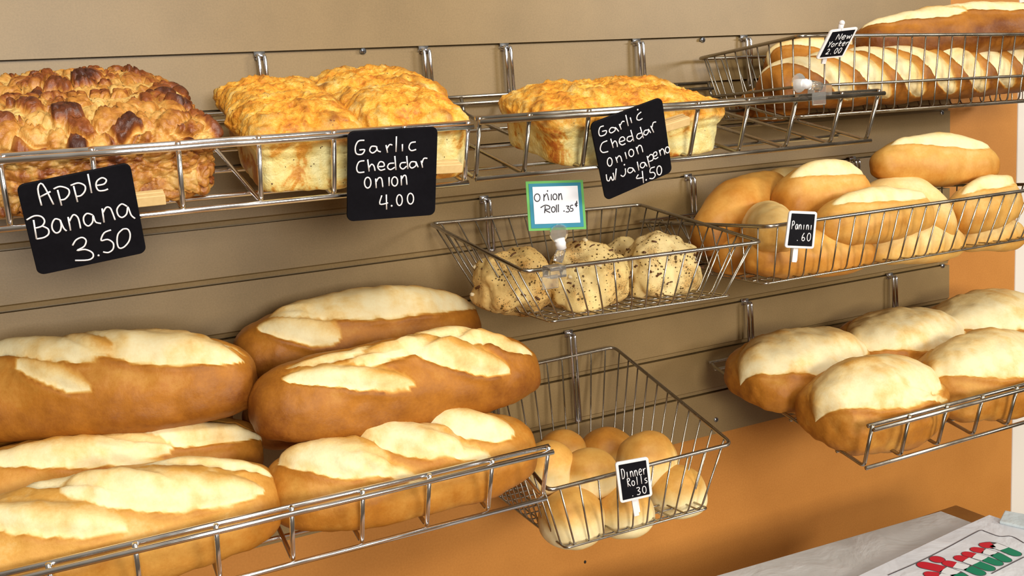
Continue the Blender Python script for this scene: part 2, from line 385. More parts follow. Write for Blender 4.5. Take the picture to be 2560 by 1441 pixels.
basket('wire_basket', 'high wire basket at top right holding the long slashed loaves',
       [tuple(at(1745, 147, Y=-.020)), (.125, -.020, -.046), (.125, -.252, -.041), tuple(at(2001, 90, Y=-.252))],
       [(-.572, -.030, -.1377), (.118, -.030, -.145), (.118, -.240, -.144), (-.594, -.240, -.1385)], 25, 9, .0027, .0013, M_WIRE, [-.496, -.02], -.002, -.085, .62)
basket('wire_basket', 'deep tilted wire basket holding the round dinner rolls',
       [(-1.068, -.014, -.4955), tuple(at(1535, 868, Y=-.014)), tuple(at(1830, 1110, Y=-.312)), tuple(at(1370, 1228, Y=-.312))],
       [(-1.035, -.045, -.674), (-.835, -.045, -.674), (-.8241, -.295, -.664), (-1.050, -.295, -.663)], 10, 11, .0027, .0013, M_WIRE, [-.8665, -1.01], -6*S+.004, -.60)

# ---------------------------------------------------------------- bread
def bread(name, label, cat, P0, P1, Wd, Hd, mat, group=None, p=.55, bend=(0, 0), slashes=(), base=.5, side=.22, seed=0, nu=150, nv=96, lump=.004, up=(0, 0, 1), flat=.4, fine=.0012, pinch=0, square=1.0, extra=None, end=.12, topcap=0):
    """a baked loaf or roll: blunt-ended body along P0-P1, flat below, with raised slashes that split the crust"""
    P0, P1 = np.asarray(P0, float), np.asarray(P1, float); mid = (P0+P1)/2; L = np.linalg.norm(P1-P0)
    ex = (P1-P0)/L; ez = np.asarray(up, float); ez = ez-ex*np.dot(ez, ex); ez /= np.linalg.norm(ez); ey = np.cross(ez, ex)
    ph = np.linspace(0, math.pi, nu); th = np.linspace(0, 2*math.pi, nv, endpoint=False)
    PH, TH = np.meshgrid(ph, th, indexing='ij'); c, s_ = np.cos(TH), np.sin(TH)
    r = np.sin(PH).clip(0)**p
    x = -L/2*np.cos(PH)
    rv = r*(1-pinch*np.exp(-(x/(L*.12))**2))
    y = Wd/2*rv*np.sign(c)*np.abs(c)**square
    z = np.where(s_ > 0, Hd*(1-flat)*rv*np.abs(s_)**.95, -Hd*flat*r**.8*np.abs(s_)**.55)
    arc = (TH-math.pi/2)*(Wd+Hd)/4*1.05
    loc = np.stack([x, y, z], -1).reshape(-1, 3)
    nrm = np.stack([x/(L/2)**2*1.0, y/(Wd/2)**2, z/(Hd/2)**2], -1).reshape(-1, 3); nrm /= np.linalg.norm(nrm, axis=1)[:, None]+1e-9
    sd = np.array([seed*3.7, seed*1.9, seed*5.3])
    n1 = fbm(loc*14+sd, 3).reshape(x.shape); n2 = fbm(loc*60+sd+9, 3).reshape(x.shape)
    pale = np.zeros(x.shape); n3 = fbm(loc*30+sd+5, 2).reshape(x.shape); dsp = lump*1.4*n1+lump*.5*n3+fine*n2; rim = np.zeros(x.shape); inner = np.zeros(x.shape)
    wob = .05*n2*Wd*.5
    for (sx_, st, sl, sw, ang, bul) in slashes:
        ca, sa = math.cos(ang), math.sin(ang); dx, dt = x-sx_*L/2, arc-st*(Wd+Hd)/4*1.65
        a = dx*ca+dt*sa; q = -dx*sa+dt*ca+wob; env = np.sqrt(np.clip(1-(a/sl)**2, 0, 1)); w = sw*env+1e-5
        on = (np.abs(a) < sl)
        d = np.abs(q)/w
        m = np.where(on, sstep(1.08, .86, d), 0)
        inner = np.where(m > pale, np.clip(q/w, -1, 1), inner); pale = np.maximum(pale, m); rim = np.maximum(rim, np.where(on, env*np.exp(-((d-1.12)/.14)**2)*(q > 0), 0))
        dsp = dsp+np.where(on, 1.5*bul*env*np.cos(np.clip(d, 0, 1)*math.pi/2)**1.3, 0)
        edge = q-w; dsp = dsp+np.where(on, .0042*env*np.exp(-((edge-.003)/.0042)**2), 0)-np.where(on, .0036*env*np.exp(-((edge+.0035)/.003)**2), 0)
        edge = q+w; dsp = dsp+np.where(on, .0012*env*np.exp(-((edge+.003)/.004)**2), 0)-np.where(on, .0026*env*np.exp(-((edge-.0025)/.003)**2), 0)
    hz = z/(Hd)
    bake = base+side*sstep(.35, -.05, hz)-side*.45*sstep(-.15, -.4, hz)+end*(np.abs(x)/(L/2))**4+.16*n1+.08*n2-topcap*sstep(.2, .6, hz)
    bake = bake+.16*rim+.07*n3
    bake = bake*(1-pale)+pale*(.03+.32*sstep(.55, -.9, inner)+.20*sstep(-.1, .5, n1+.5*n2)+.05*n2)  # mottled crumb, with the ear's shade painted tan along each slash's upper edge
    dsp = dsp*np.minimum(1, np.sin(PH)*6)
    lo = loc+nrm*dsp.reshape(-1)[:, None]
    lo[:, 1] += bend[0]*(lo[:, 0]/(L/2))**2; lo[:, 2] += bend[1]*(lo[:, 0]/(L/2))**2
    Vw = mid+lo[:, :1]*ex+lo[:, 1:2]*ey+lo[:, 2:3]*ez
    idx = np.arange(nu*nv).reshape(nu, nv); A = idx[:-1]; B = np.roll(A, -1, 1); D = idx[1:]; Cc = np.roll(D, -1, 1)
    Fc = np.stack([A, D, Cc, B], -1).reshape(-1, 4).tolist()
    o = obj(name, Vw, Fc, mat, attrs={'bake': np.clip(bake, 0, 1).reshape(-1)})
    tag(o, label, cat, group); return o
def pt(px, py, Y): return at(px, py, Y=Y)
TL = (0, -.225, .974)     # the racks slope down towards the front
GI = 'Italian loaves on the lower left rack'
PI = math.pi
# slashes: (place along, place around towards the front, half length, half width, angle, rise)
bread('italian_loaf', 'long Italian loaf at far left resting on top of its pile', 'bread', (-1.75, -.085, -.388), (-1.398, -.205, -.398), .132, .112, M_CRUST, GI, slashes=[(-.22, .16, .085, .026, .30, .007), (.42, .22, .10, .034, .16, .008), (-.12, .60, .045, .013, .45, .002), (.55, -.05, .08, .008, .2, .002)], base=.60, seed=1, flat=.38)
bread('italian_loaf', 'long Italian loaf at far left sandwiched between the top and the front loaf', 'bread', (-1.76, -.175, -.480), (-1.397, -.183, -.482), .125, .095, M_CRUST, GI, up=TL, slashes=[(-.10, .22, .10, .024, .20, .006), (.52, .20, .09, .024, .15, .006), (.22, .52, .05, .012, .5, .002)], base=.56, seed=2)
bread('italian_loaf', 'long pale topped Italian loaf at bottom left right behind the rack lip', 'bread', (-1.77, -.288, -.505), (-1.404, -.290, -.508), .146, .104, M_CRUST, GI, up=TL, slashes=[(-.30, .26, .085, .022, .38, .007), (.36, .22, .10, .030, .24, .008), (.02, .00, .08, .016, .45, .005), (.62, -.08, .07, .016, .3, .004)], base=.42, seed=3, side=.14)
bread('italian_loaf', 'dark Italian loaf mostly hidden under the back of the left pile', 'bread', (-1.72, -.08, -.462), (-1.412, -.075, -.466), .10, .080, M_CRUST, GI, base=.70, seed=4)
bread('italian_loaf', 'highest Italian loaf lying at the back of the centre pile against the panel', 'bread', (-1.402, -.092, -.383), (-1.062, -.082, -.393), .130, .100, M_CRUST, GI, p=.62, slashes=[(.12, .24, .145, .042, .06, .007), (-.55, .55, .055, .026, .55, .002), (.30, -.30, .12, .012, .15, .003)], base=.58, seed=5, bend=(.0, -.006))
bread('italian_loaf', 'glossy brown Italian loaf lying slantwise on top at the front of the centre pile', 'bread', (-1.416, -.250, -.421), (-1.045, -.225, -.437), .140, .104, M_CRUST, GI, p=.62, up=(0, -.12, .99), slashes=[(-.45, .46, .075, .018, .34, .006), (.28, .42, .075, .022, .42, .007), (.12, .10, .11, .020, -.22, .004), (-.35, .12, .08, .014, .10, .003), (.66, .26, .05, .018, .35, .003), (.38, .08, .07, .022, .25, .004)], base=.68, seed=6, side=.16)
bread('italian_loaf', 'pale topped Italian loaf right behind the lip at the right end of its rack', 'bread', (-1.416, -.290, -.508), (-1.092, -.290, -.516), .146, .094, M_CRUST, GI, up=TL, slashes=[(-.56, .14, .062, .034, .55, .009), (-.04, .10, .070, .032, .55, .009), (.46, .06, .060, .028, .50, .009), (-.28, .48, .05, .012, .5, .003), (.24, .40, .05, .014, .4, .003)], base=.50, seed=7, side=.16)
bread('italian_loaf', 'dark Italian loaf underneath the centre pile with only its two ends showing', 'bread', (-1.408, -.140, -.468), (-1.056, -.165, -.472), .115, .088, M_CRUST, GI, base=.74, seed=8)
# round split loaves
GR = 'round loaves on the lower right rack'
def rloaf(label, pxl, pxr, py, Y, Wd, Hd, seed, base=.58):
    a, c = pt(pxl, py, Y), pt(pxr, py, Y); z = -.633+.232*(Y+.3613)-.019+.42*Hd
    bread('round_loaf', label, 'bread', (a[0], Y, z), (c[0], Y+.004, z-.004), Wd, Hd, M_CRUST, GR, p=.58, up=TL, slashes=[(-.06, .03, .130, .068, .05, .011), (.30, .52, .05, .010, .35, .003)], base=base, seed=seed, nu=140, nv=120, lump=.006, flat=.42, side=.12, end=.06, square=.9)
rloaf('round split loaf at the left back of its rack with a pale floury top', 1850, 2148, 950, -.136, .190, .100, 11)
rloaf('round split loaf in the middle of the back row of its rack', 2122, 2384, 860, -.136, .186, .100, 12)
rloaf('round split loaf at the right back of its rack against the orange wall', 2330, 2600, 810, -.136, .186, .100, 13)
rloaf('round split loaf at the front left corner of its rack behind the lip', 2038, 2318, 1040, -.280, .168, .112, 14, .54)
rloaf('round split loaf at the front of its rack cut by the right photo edge', 2315, 2610, 970, -.280, .166, .112, 15, .54)
# panini rolls
GP = 'panini rolls in the wide basket'
def roll(label, a, Ya, b_, Yb, Wd, Hd, seed, base=.34, sl=True, bend=(0, 0), name='panini_roll', group=GP, mat=None, **k):
    P0, P1 = pt(a[0], a[1], Ya*1.22), pt(b_[0], b_[1], Yb*1.22); L = np.linalg.norm(P1-P0); Wd *= 1.05; Hd *= 1.02
    bread(name, label, 'bread roll', P0, P1, Wd, Hd, mat or M_ROLL, group, p=k.pop('p', .62), slashes=k.pop('slashes', [(0, .22, L*.40, Wd*.26, .08, .006)] if sl else []), base=base, seed=seed, nu=90, nv=72, lump=k.pop('lump', .0045), bend=bend, fine=.0006, side=k.pop('side', .18), **k)
roll('smooth dark brown panini roll leaning at the back left of the basket', (1742, 600), -.125, (1955, 455), -.085, .082, .080, 21, .66, False, (0, -.012))
roll('pale panini roll peeking out behind the dark leaning roll', (1905, 470), -.05, (2010, 462), -.05, .055, .05, 22, .30, False)
roll('panini roll with an open floury pocket on top at the centre of the basket', (1945, 500), -.150, (2162, 480), -.150, .085, .082, 23, .50, True, (0, -.008))
roll('small pale panini roll pointing outwards just left of the panini sign', (1898, 562), -.105, (1942, 598), -.240, .074, .072, 24, .26, False, pinch=0)
roll('panini roll lying just right of the panini sign across the front rail', (2045, 575), -.215, (2318, 535), -.205, .082, .076, 25, .44)
roll('long pale crescent shaped panini roll draped over its neighbours', (2155, 462), -.150, (2400, 545), -.222, .070, .062, 26, .24, False, (0, -.028))
roll('highest panini roll of all with a white floury crease, at top right', (2188, 418), -.162, (2478, 415), -.172, .079, .077, 27, .47, True)
roll('panini roll standing at the right front corner of the panini basket', (2382, 548), -.212, (2530, 503), -.200, .074, .084, 28, .39)
roll('brown panini roll at the bottom left of the basket below the sign', (1868, 655), -.205, (2168, 635), -.205, .078, .072, 29, .56, False)
roll('reddish brown panini roll at the bottom left corner behind the side wires', (1775, 645), -.120, (1905, 660), -.160, .070, .062, 30, .62, False)
roll('pale panini roll at the bottom of the basket right of its middle', (2162, 626), -.203, (2392, 606), -.203, .074, .066, 31, .26, False)
roll('panini roll at the bottom right end of the basket', (2380, 602), -.195, (2540, 588), -.198, .068, .056, 32, .30, False)
roll('half hidden panini roll deep inside the basket behind the sign', (2010, 575), -.150, (2130, 560), -.150, .07, .06, 33, .45, False)
# dinner rolls
GD = 'dinner rolls in the deep basket'
def ball_roll(label, px, py, Y, w, h, seed, base=.42, name='dinner_roll', group=GD, mat=None, **k):
    c = pt(px, py, Y*1.10); w *= 1.12; h *= 1.12; d = np.array([w/2, .004, 0])
    bread(name, label, 'bread roll', c-d, c+d, w*.96, h, mat or M_ROLL, group, p=.82, base=base+.14, seed=seed, nu=72, nv=72, lump=k.pop('lump', .003), fine=.0005, flat=.42, side=k.pop('side', -.46), end=0, **k)
ball_roll('dinner roll at the left of its basket beside the rack end', 1372, 1178, -.175, .066, .064, 41, .42)
ball_roll('dark dinner roll at the back left of its basket', 1405, 1132, -.085, .064, .056, 42, .60)
ball_roll('oval golden dinner roll in the middle, its front crossed by the rim', 1475, 1190, -.195, .072, .062, 43, .46)
ball_roll('dark dinner roll at the back middle of its basket', 1518, 1138, -.075, .080, .066, 44, .60)
ball_roll('largest topmost dinner roll behind the dinner rolls sign', 1618, 1160, -.165, .082, .076, 45, .46)
ball_roll('dinner roll at the front left corner of its basket', 1428, 1305, -.222, .078, .072, 46, .40)
ball_roll('dinner roll directly below the dinner rolls sign', 1560, 1283, -.222, .076, .064, 47, .38)
ball_roll('dinner roll at the right end of its basket', 1695, 1238, -.205, .076, .066, 48, .40)
# onion rolls
GO = 'onion rolls in the tapered basket'
M_FLAKE = plain('browned_onion', (.10, .035, .008), .5); M_PALEFL = plain('pale_onion', (.78, .66, .42), .5)
def onion_roll(label, px, py, Y, w, h, seed, base, nfl=26):
    c = pt(px, py, Y*1.38); w *= 1.10; h *= 1.10; d = np.array([w/2, .004, 0]); rnd = random.Random(seed)
    o = bread('onion_roll', label, 'bread roll', c-d, c+d, w*.95, h, M_ONION, GO, p=.72, base=base, seed=seed, nu=90, nv=84, lump=.016, fine=.004, flat=.45, side=.05, end=.05)
    me = o.data; vs_ = [v.co for v in me.vertices if v.co.z > h*.35]; wl_ = wloc(o)
    for nm, mt, cnt in (('onion_flakes', M_FLAKE, nfl), ('pale_onion_pieces', M_PALEFL, 5)):
        m = MB()
        for i in range(cnt):
            q = rnd.choice(vs_); p_ = wl_+q; a = rnd.uniform(0, 6.28); ln = rnd.uniform(.0022, .0058); dv = Vector((math.cos(a), math.sin(a), rnd.uniform(-.5, .5)))*ln
            m.tube([p_-dv, p_+Vector((0, 0, .001)), p_+dv], rnd.uniform(.0008, .0019) if cnt > 8 else .0028, 5)
        m.build(nm, mt, o)['kind'] = 'stuff'
onion_roll('onion roll at the left end of the basket behind the side wires', 1288, 712, -.125, .098, .082, 51, .38)
onion_roll('onion roll in the middle of the basket beside the clear sign holder', 1463, 700, -.150, .098, .086, 52, .27)
onion_roll('tall pale onion roll at the right of the basket', 1648, 680, -.135, .094, .092, 53, .20)
onion_roll('small onion roll half hidden between the middle and the right ones', 1552, 650, -.070, .055, .050, 54, .24, 10)
# long New York loaves
GN = 'long slashed loaves in the high basket'
st = [(-.80+i*.205, .42, .105, .0235, .95, .005) for i in range(9)]
bread('long_loaf', 'long loaf with slanting pale slashes lying along the basket bottom', 'bread', pt(1915, 228, -.165), (.10, -.165, -.093), .120, .088, M_CRUST, GN, slashes=st, base=.62, seed=61, nu=240, p=.36)
bread('long_loaf', 'long loaf lying at the back of the basket behind the sign', 'bread', pt(1925, 178, -.075), (.08, -.080, -.083), .100, .090, M_CRUST, GN, slashes=[(-.80+i*.24, .15, .08, .020, .5, .005) for i in range(8)], base=.56, seed=62, nu=200, p=.4)
bread('long_loaf', 'long dark ended loaf lying slantwise on top of the others and over the front rim', 'bread', pt(2140, 112, -.12), pt(2660, 52, -.235), .105, .085, M_CRUST, GN, slashes=[(-.50, .25, .085, .022, .16, .005), (.05, .28, .10, .018, .20, .005)], base=.70, seed=63, nu=200, p=.5, flat=.5)
bread('long_loaf', 'brown end of a loaf low in the basket behind the side wires', 'bread', pt(1858, 272, -.10), pt(2010, 262, -.10), .080, .058, M_CRUST, GN, base=.60, seed=64)

def pan_loaf(name, label, cat, c, hx, hy, h, mat, seed, kind, group, e=.34, nu=150, nv=190, taper=.84, rot=0, tilt=.0):
    """tin loaf with a rough risen crown: c is the middle of its base"""
    ph = np.linspace(-PI/2, PI/2, nu); na = int(nv*hy/(hx+hy)/2); nb = nv//2-na
    th = np.concatenate([q0+np.arctan(np.linspace(-1, 1, k_, endpoint=False)) for q0, k_ in ((0, na), (PI/2, nb), (PI, na), (1.5*PI, nb))])    # samples shared out by side length
    PH, TH = np.meshgrid(ph, th, indexing='ij')
    def sq(a, e_): # point of a squarish ring in direction a
        c_, s_ = np.cos(a), np.sin(a); r_ = (np.abs(c_)**(2/e_)+np.abs(s_)**(2/e_))**(-e_/2); return c_*r_, s_*r_
    cz, sz = sq(PH, np.where(PH < 0, .17, .48)); cx_, sy2 = sq(TH, .27)
    x = hx*cz*cx_; y = hy*cz*sy2; z = h/2*sz
    t = (z/h+.5)
    f = taper+(1-taper)*t+.045*sstep(.52, .66, t)
    x, y = x*f, y*f
    dome = sstep(.5, 1, t)*(1-.9*(np.abs(x)/hx)**3)*(1-.9*(np.abs(y)/hy)**3)
    loc = np.stack([x, y, z], -1).reshape(-1, 3); sd = np.array([seed*2.3, seed*4.1, seed*.7])
    nrm = np.stack([x/hx**2*abs(x/hx)**2, y/hy**2*abs(y/hy)**2, z/(h/2)**2*abs(z/h*2)**2], -1).reshape(-1, 3); nrm /= np.linalg.norm(nrm, axis=1)[:, None]+1e-9
    tt = t.reshape(-1); top = sstep(.64, .78, tt+.08*fbm(loc*40+sd, 2))
    n1 = fbm(loc*22+sd, 3); n2 = fbm(loc*75+sd, 4)
    at_ = {}
    if kind == 'cheese':
        rd = 1-np.abs(perlin(loc*52+sd*2))*1.7; r2 = 1-np.abs(perlin(loc*110+sd*5))*1.7
        d = top*(.010*n1+.0042*rd+.0030*r2+.0022*n2+.001)+(1-top)*(.0035*n1+.0014*n2)
        at_ = {'top': top, 'lump': np.clip(sstep(.35, .95, rd)*sstep(-.25, .4, n1)*top*.75+sstep(.35, .75, perlin(loc*30+sd*3))*.5*top, 0, 1)}
    else:
        wp = loc+.006*np.stack([perlin(loc*45+sd), perlin(loc*45+sd+31), perlin(loc*45+sd+57)], 1)
        f1, f2, idv = worley(wp*np.array([44, 44, 46])+sd); g1, g2, idw = worley(wp*105+sd)
        kn = sstep(0, .13, f2-f1)*np.sqrt(np.clip(1-1.35*f1*f1, 0, 1)); k2 = sstep(0, .2, g2-g1)*np.sqrt(np.clip(1-g1*g1, 0, 1))
        d = top*(.012*kn+.0040*k2-.008+.012*(idv-.45)*kn)+(1-top)*(.0055*kn+.003*k2-.005)+.005*n1+.0018*n2
        bk = .50+top*(1.0*(idv-.46)*kn)+.18*n1+.20*n2+(1-top)*(.30*(idw-.5)+.20*(idv-.5)+.06)+top*.12*sstep(.55, 1, kn)-.20*top*sstep(.5, 0, kn)
        at_ = {'bake': np.clip(bk, 0, 1), 'top': top}
    loc[:, 2] += (dome*h*.14).reshape(-1)
    lo = loc+nrm*d[:, None]; lo[:, 2] -= lo[:, 2].min()
    ca, sa = math.cos(rot), math.sin(rot); X = lo[:, 0]*ca-lo[:, 1]*sa; Y = lo[:, 0]*sa+lo[:, 1]*ca; Z = lo[:, 2]+Y*tilt
    Vw = np.stack([X, Y, Z], -1)+np.asarray(c, float)
    nv = len(th); idx = np.arange(nu*nv).reshape(nu, nv); A = idx[:-1]; B = np.roll(A, -1, 1); D = idx[1:]; Cc = np.roll(D, -1, 1)
    Fc = np.stack([A, B, Cc, D], -1).reshape(-1, 4).tolist()
    o = obj(name, Vw, Fc, mat, attrs=at_); return tag(o, label, cat, group)
def fl1(y): return -.1765+.23*(y+.35)-.004
pan_loaf('apple_banana_loaf', 'knobbly brown apple banana loaf at the front of the far left of its rack', 'bread', (-1.552, -.262, fl1(-.262)), .122, .072, .078, M_BANANA, 71, 'ban', 'apple banana loaves', tilt=.23, nv=340, taper=.95)
pan_loaf('apple_banana_loaf', 'knobbly dark topped apple banana loaf at the back of the far left of its rack', 'bread', (-1.556, -.112, fl1(-.112)), .122, .070, .078, M_BANANA, 72, 'ban', 'apple banana loaves', tilt=.23, nv=340, taper=.95)
GC = 'cheddar loaves on the upper left rack'
pan_loaf('cheddar_loaf', 'orange crusted cheddar loaf at the front left, left of the black cheddar sign', 'bread', (-1.337, -.270, fl1(-.270)), .058, .068, .070, M_CHEESE, 73, 'cheese', GC, tilt=.23, nv=240, taper=.90)
pan_loaf('cheddar_loaf', 'pale crusted cheddar loaf at the front right behind the black cheddar sign', 'bread', (-1.214, -.268, fl1(-.268)), .062, .070, .074, M_CHEESE, 74, 'cheese', GC, tilt=.23, nv=240, taper=.92)
pan_loaf('cheddar_loaf', 'orange crusted cheddar loaf at the back left near the hook', 'bread', (-1.322, -.128, fl1(-.128)), .060, .064, .066, M_CHEESE, 75, 'cheese', GC, tilt=.23, nv=240, taper=.88)
pan_loaf('cheddar_loaf', 'cheddar loaf at the back right, its crown the highest', 'bread', (-1.194, -.120, fl1(-.120)), .078, .064, .070, M_CHEESE, 76, 'cheese', GC, tilt=.23, nv=240, taper=.88)
pan_loaf('jalapeno_loaf', 'single long jalapeno cheddar loaf standing alone on the right rack', 'bread', (-.934, -.272, fl1(-.272)), .126, .076, .068, M_JAL, 77, 'cheese', None, tilt=.225, nu=160, nv=330, taper=.94)

# ---------------------------------------------------------------- signs
LIPN = np.array([0, -.066, -.0235]); LIPN = LIPN/np.linalg.norm(LIPN)
def quadmap(Q):
    Q = [Vector(q) for q in Q]
    return lambda u, v: (Q[0]*(1-u)+Q[1]*u)*(1-v)+(Q[3]*(1-u)+Q[2]*u)*v
def rq(r, asp=1, m=0, n=5):
    """rounded unit square outline, r and m as fractions of the width"""
    o = []
    for cx, cy, a0 in ((1-r-m, r*asp+m*asp, -90), (1-r-m, 1-r*asp-m*asp, 0), (r+m, 1-r*asp-m*asp, 90), (r+m, r*asp+m*asp, 180)):
        for k in range(n+1):
            a = math.radians(a0+90*k/n); o.append((cx+r*math.cos(a), cy+r*asp*math.sin(a)))
    return o
def ell(cx, cy, rx, ry, n=14, tilt=0): return [(cx+rx*math.cos(2*PI*i/n)*math.cos(tilt)-ry*math.sin(2*PI*i/n)*math.sin(tilt), cy+rx*math.cos(2*PI*i/n)*math.sin(tilt)+ry*math.sin(2*PI*i/n)*math.cos(tilt)) for i in range(n+1)]
def smooth(pts, n=4):
    if len(pts) < 3: return pts
    P = [pts[0]]+list(pts)+[pts[-1]]; out = []
    for i in range(1, len(P)-2):
        for k in range(n):
            t = k/n; q = []
            for d in (0, 1):
                a, b_, c, e_ = P[i-1][d], P[i][d], P[i+1][d], P[i+2][d]
                q.append(.5*(2*b_+(c-a)*t+(2*a-5*b_+4*c-e_)*t*t+(3*b_-a-3*c+e_)*t**3))
            out.append(tuple(q))
    out.append(pts[-1]); return out
def big_sign(label, corners, strokes, ox, oy, sc, p0, pin, width=.00082):
    nrm = Vector(LIPN)
    Q = [atp(x, y, p0, LIPN) for x, y in corners]; f = quadmap(Q)
    root = thing('chalkboard_sign', sum((Vector(q) for q in Q), Vector())/4, label, 'price sign', 'black handwritten price signs')
    m = MB(); m.prism([f(u, v) for u, v in rq(.07)], -nrm*.003); bd = m.build('board', M_BLACK, root, False, .0006)
    m = MB()
    for s_ in strokes:
        if len(s_) == 1: s_ = ell(s_[0][0], s_[0][1], 3, 3, 6)
        m.tube([Vector(atp(ox+x/sc, oy+y/sc, p0, LIPN))+nrm*.0004 for x, y in smooth(s_)], width, 6, flat=tuple(nrm))
    m.build('handwriting', M_CHALK, bd)
    # the wooden peg that holds it to the rack
    (a, b_) = pin; A = Vector(atp(*a, p0, LIPN))-nrm*.011; B = Vector(atp(*b_, p0, LIPN))-nrm*.011; dr = (B-A).normalized(); upv = nrm.cross(dr).normalized()
    if upv.z < 0: upv = -upv
    pr = thing('clothespin', (A+B)/2, 'pale wooden clothespin holding the '+label.split(' sign')[0].split('black ')[1]+' sign', 'clothespin', 'wooden clothespins')
    for s_ in (-1, 1):
        m = MB(); m.box((A+B)/2+upv*s_*.0-nrm*s_*.0046, (B-A).length/2, .0036, .0050, (dr, nrm, upv)); m.build('wooden_arm', M_PIN, pr, False, .0008)
    m = MB(); m.tube([A.lerp(B, .45)+upv*.006, A.lerp(B, .45)-upv*.006], .0026, 8); m.build('spring', M_HOOK, pr)
A_ = [[(415, 855), (378, 690), (425, 642), (535, 845)], [(400, 770), (505, 715)], [(575, 700), (615, 855)], [(535, 690), (600, 665), (680, 690), (690, 740), (650, 790), (605, 800)],
      [(735, 660), (775, 820)], [(705, 655), (780, 630), (845, 655), (850, 705), (810, 755), (755, 765)], [(878, 540), (915, 730)], [(965, 655), (1040, 640), (1062, 600), (1020, 578), (970, 610), (960, 660), (985, 705), (1040, 705), (1080, 690)],
      [(335, 1000), (365, 1190)], [(265, 1000), (340, 960), (410, 965), (445, 1010), (420, 1060), (352, 1082)], [(420, 1060), (480, 1090), (485, 1140), (440, 1175), (365, 1190)],
      [(600, 1000), (550, 990), (520, 1040), (525, 1095), (560, 1130), (600, 1110), (612, 1050), (600, 1000), (635, 1080), (665, 1110)], [(680, 970), (705, 1105)], [(690, 1020), (730, 950), (770, 965), (790, 1010), (805, 1085)],
      [(925, 950), (870, 935), (835, 975), (845, 1035), (885, 1060), (925, 1020), (930, 955), (955, 1020), (1010, 1035)], [(1020, 885), (1040, 1025)], [(1028, 930), (1060, 875), (1100, 880), (1125, 930), (1150, 1000)],
      [(1270, 865), (1215, 840), (1170, 890), (1180, 950), (1220, 975), (1265, 940), (1278, 870), (1310, 950), (1350, 985)],
      [(725, 1255), (760, 1200), (820, 1175), (860, 1205), (840, 1265), (770, 1305), (850, 1295), (920, 1325), (930, 1370), (880, 1400), (750, 1405)], [(985, 1355)],
      [(1110, 1100), (1040, 1130), (1010, 1205), (1075, 1195), (1130, 1230), (1130, 1290), (1085, 1325), (1030, 1320)], [(1230, 1090), (1180, 1140), (1170, 1220), (1190, 1280), (1240, 1270), (1290, 1210), (1300, 1140), (1275, 1092), (1230, 1090)]]
big_sign('black Apple Banana 3.50 sign tilted on the far left of the rack lip', [(40, 465), (325, 407), (367, 632), (95, 690)], A_, 0, 300, 4, (0, -.3830, -.113), ((250, 520), (416, 503)))
B_ = [[(1450, 508), (1400, 515), (1374, 565), (1382, 620), (1430, 625), (1452, 588), (1408, 590)], [(1550, 560), (1510, 560), (1495, 595), (1520, 615), (1553, 590), (1552, 560), (1562, 595), (1588, 605)], [(1632, 548), (1645, 612)], [(1640, 578), (1662, 545), (1685, 548)],
      [(1720, 475), (1716, 605)], [(1770, 540), (1770, 600)], [(1882, 522), (1842, 530), (1825, 568), (1845, 595), (1886, 585)], [(1450, 680), (1405, 690), (1385, 740), (1400, 778), (1450, 775)], [(1478, 670), (1490, 770)], [(1486, 742), (1510, 710), (1530, 725), (1540, 765)],
      [(1570, 730), (1615, 725), (1610, 695), (1580, 690), (1562, 730), (1585, 760), (1625, 750)], [(1700, 700), (1660, 705), (1645, 735), (1670, 755), (1706, 735)], [(1706, 640), (1716, 757)], [(1800, 695), (1760, 700), (1750, 730), (1775, 750), (1806, 725)], [(1806, 640), (1816, 748)],
      [(1880, 690), (1845, 690), (1830, 720), (1850, 742), (1884, 720), (1882, 688), (1902, 735)], [(1928, 680), (1940, 738)], [(1934, 705), (1950, 662), (1980, 660)], ell(1478, 865, 27, 45), [(1545, 830), (1550, 910)], [(1548, 862), (1570, 825), (1595, 832), (1605, 902)],
      [(1658, 818), (1658, 892)], ell(1705, 855, 25, 38), [(1760, 805), (1762, 887)], [(1762, 838), (1782, 805), (1800, 812), (1808, 882)], [(1597, 972), (1580, 1045), (1650, 1035)], [(1635, 965), (1637, 1090)], [(1680, 1060)], ell(1745, 1012, 24, 45), ell(1838, 1000, 26, 45)]
big_sign('black Garlic Cheddar Onion 4.00 sign hanging straight on the rack lip', [(870, 330), (1095, 317), (1088, 538), (868, 555)], B_, 480, 200, 3.368, (0, -.3830, -.113), ((1010, 432), (1159, 424)))
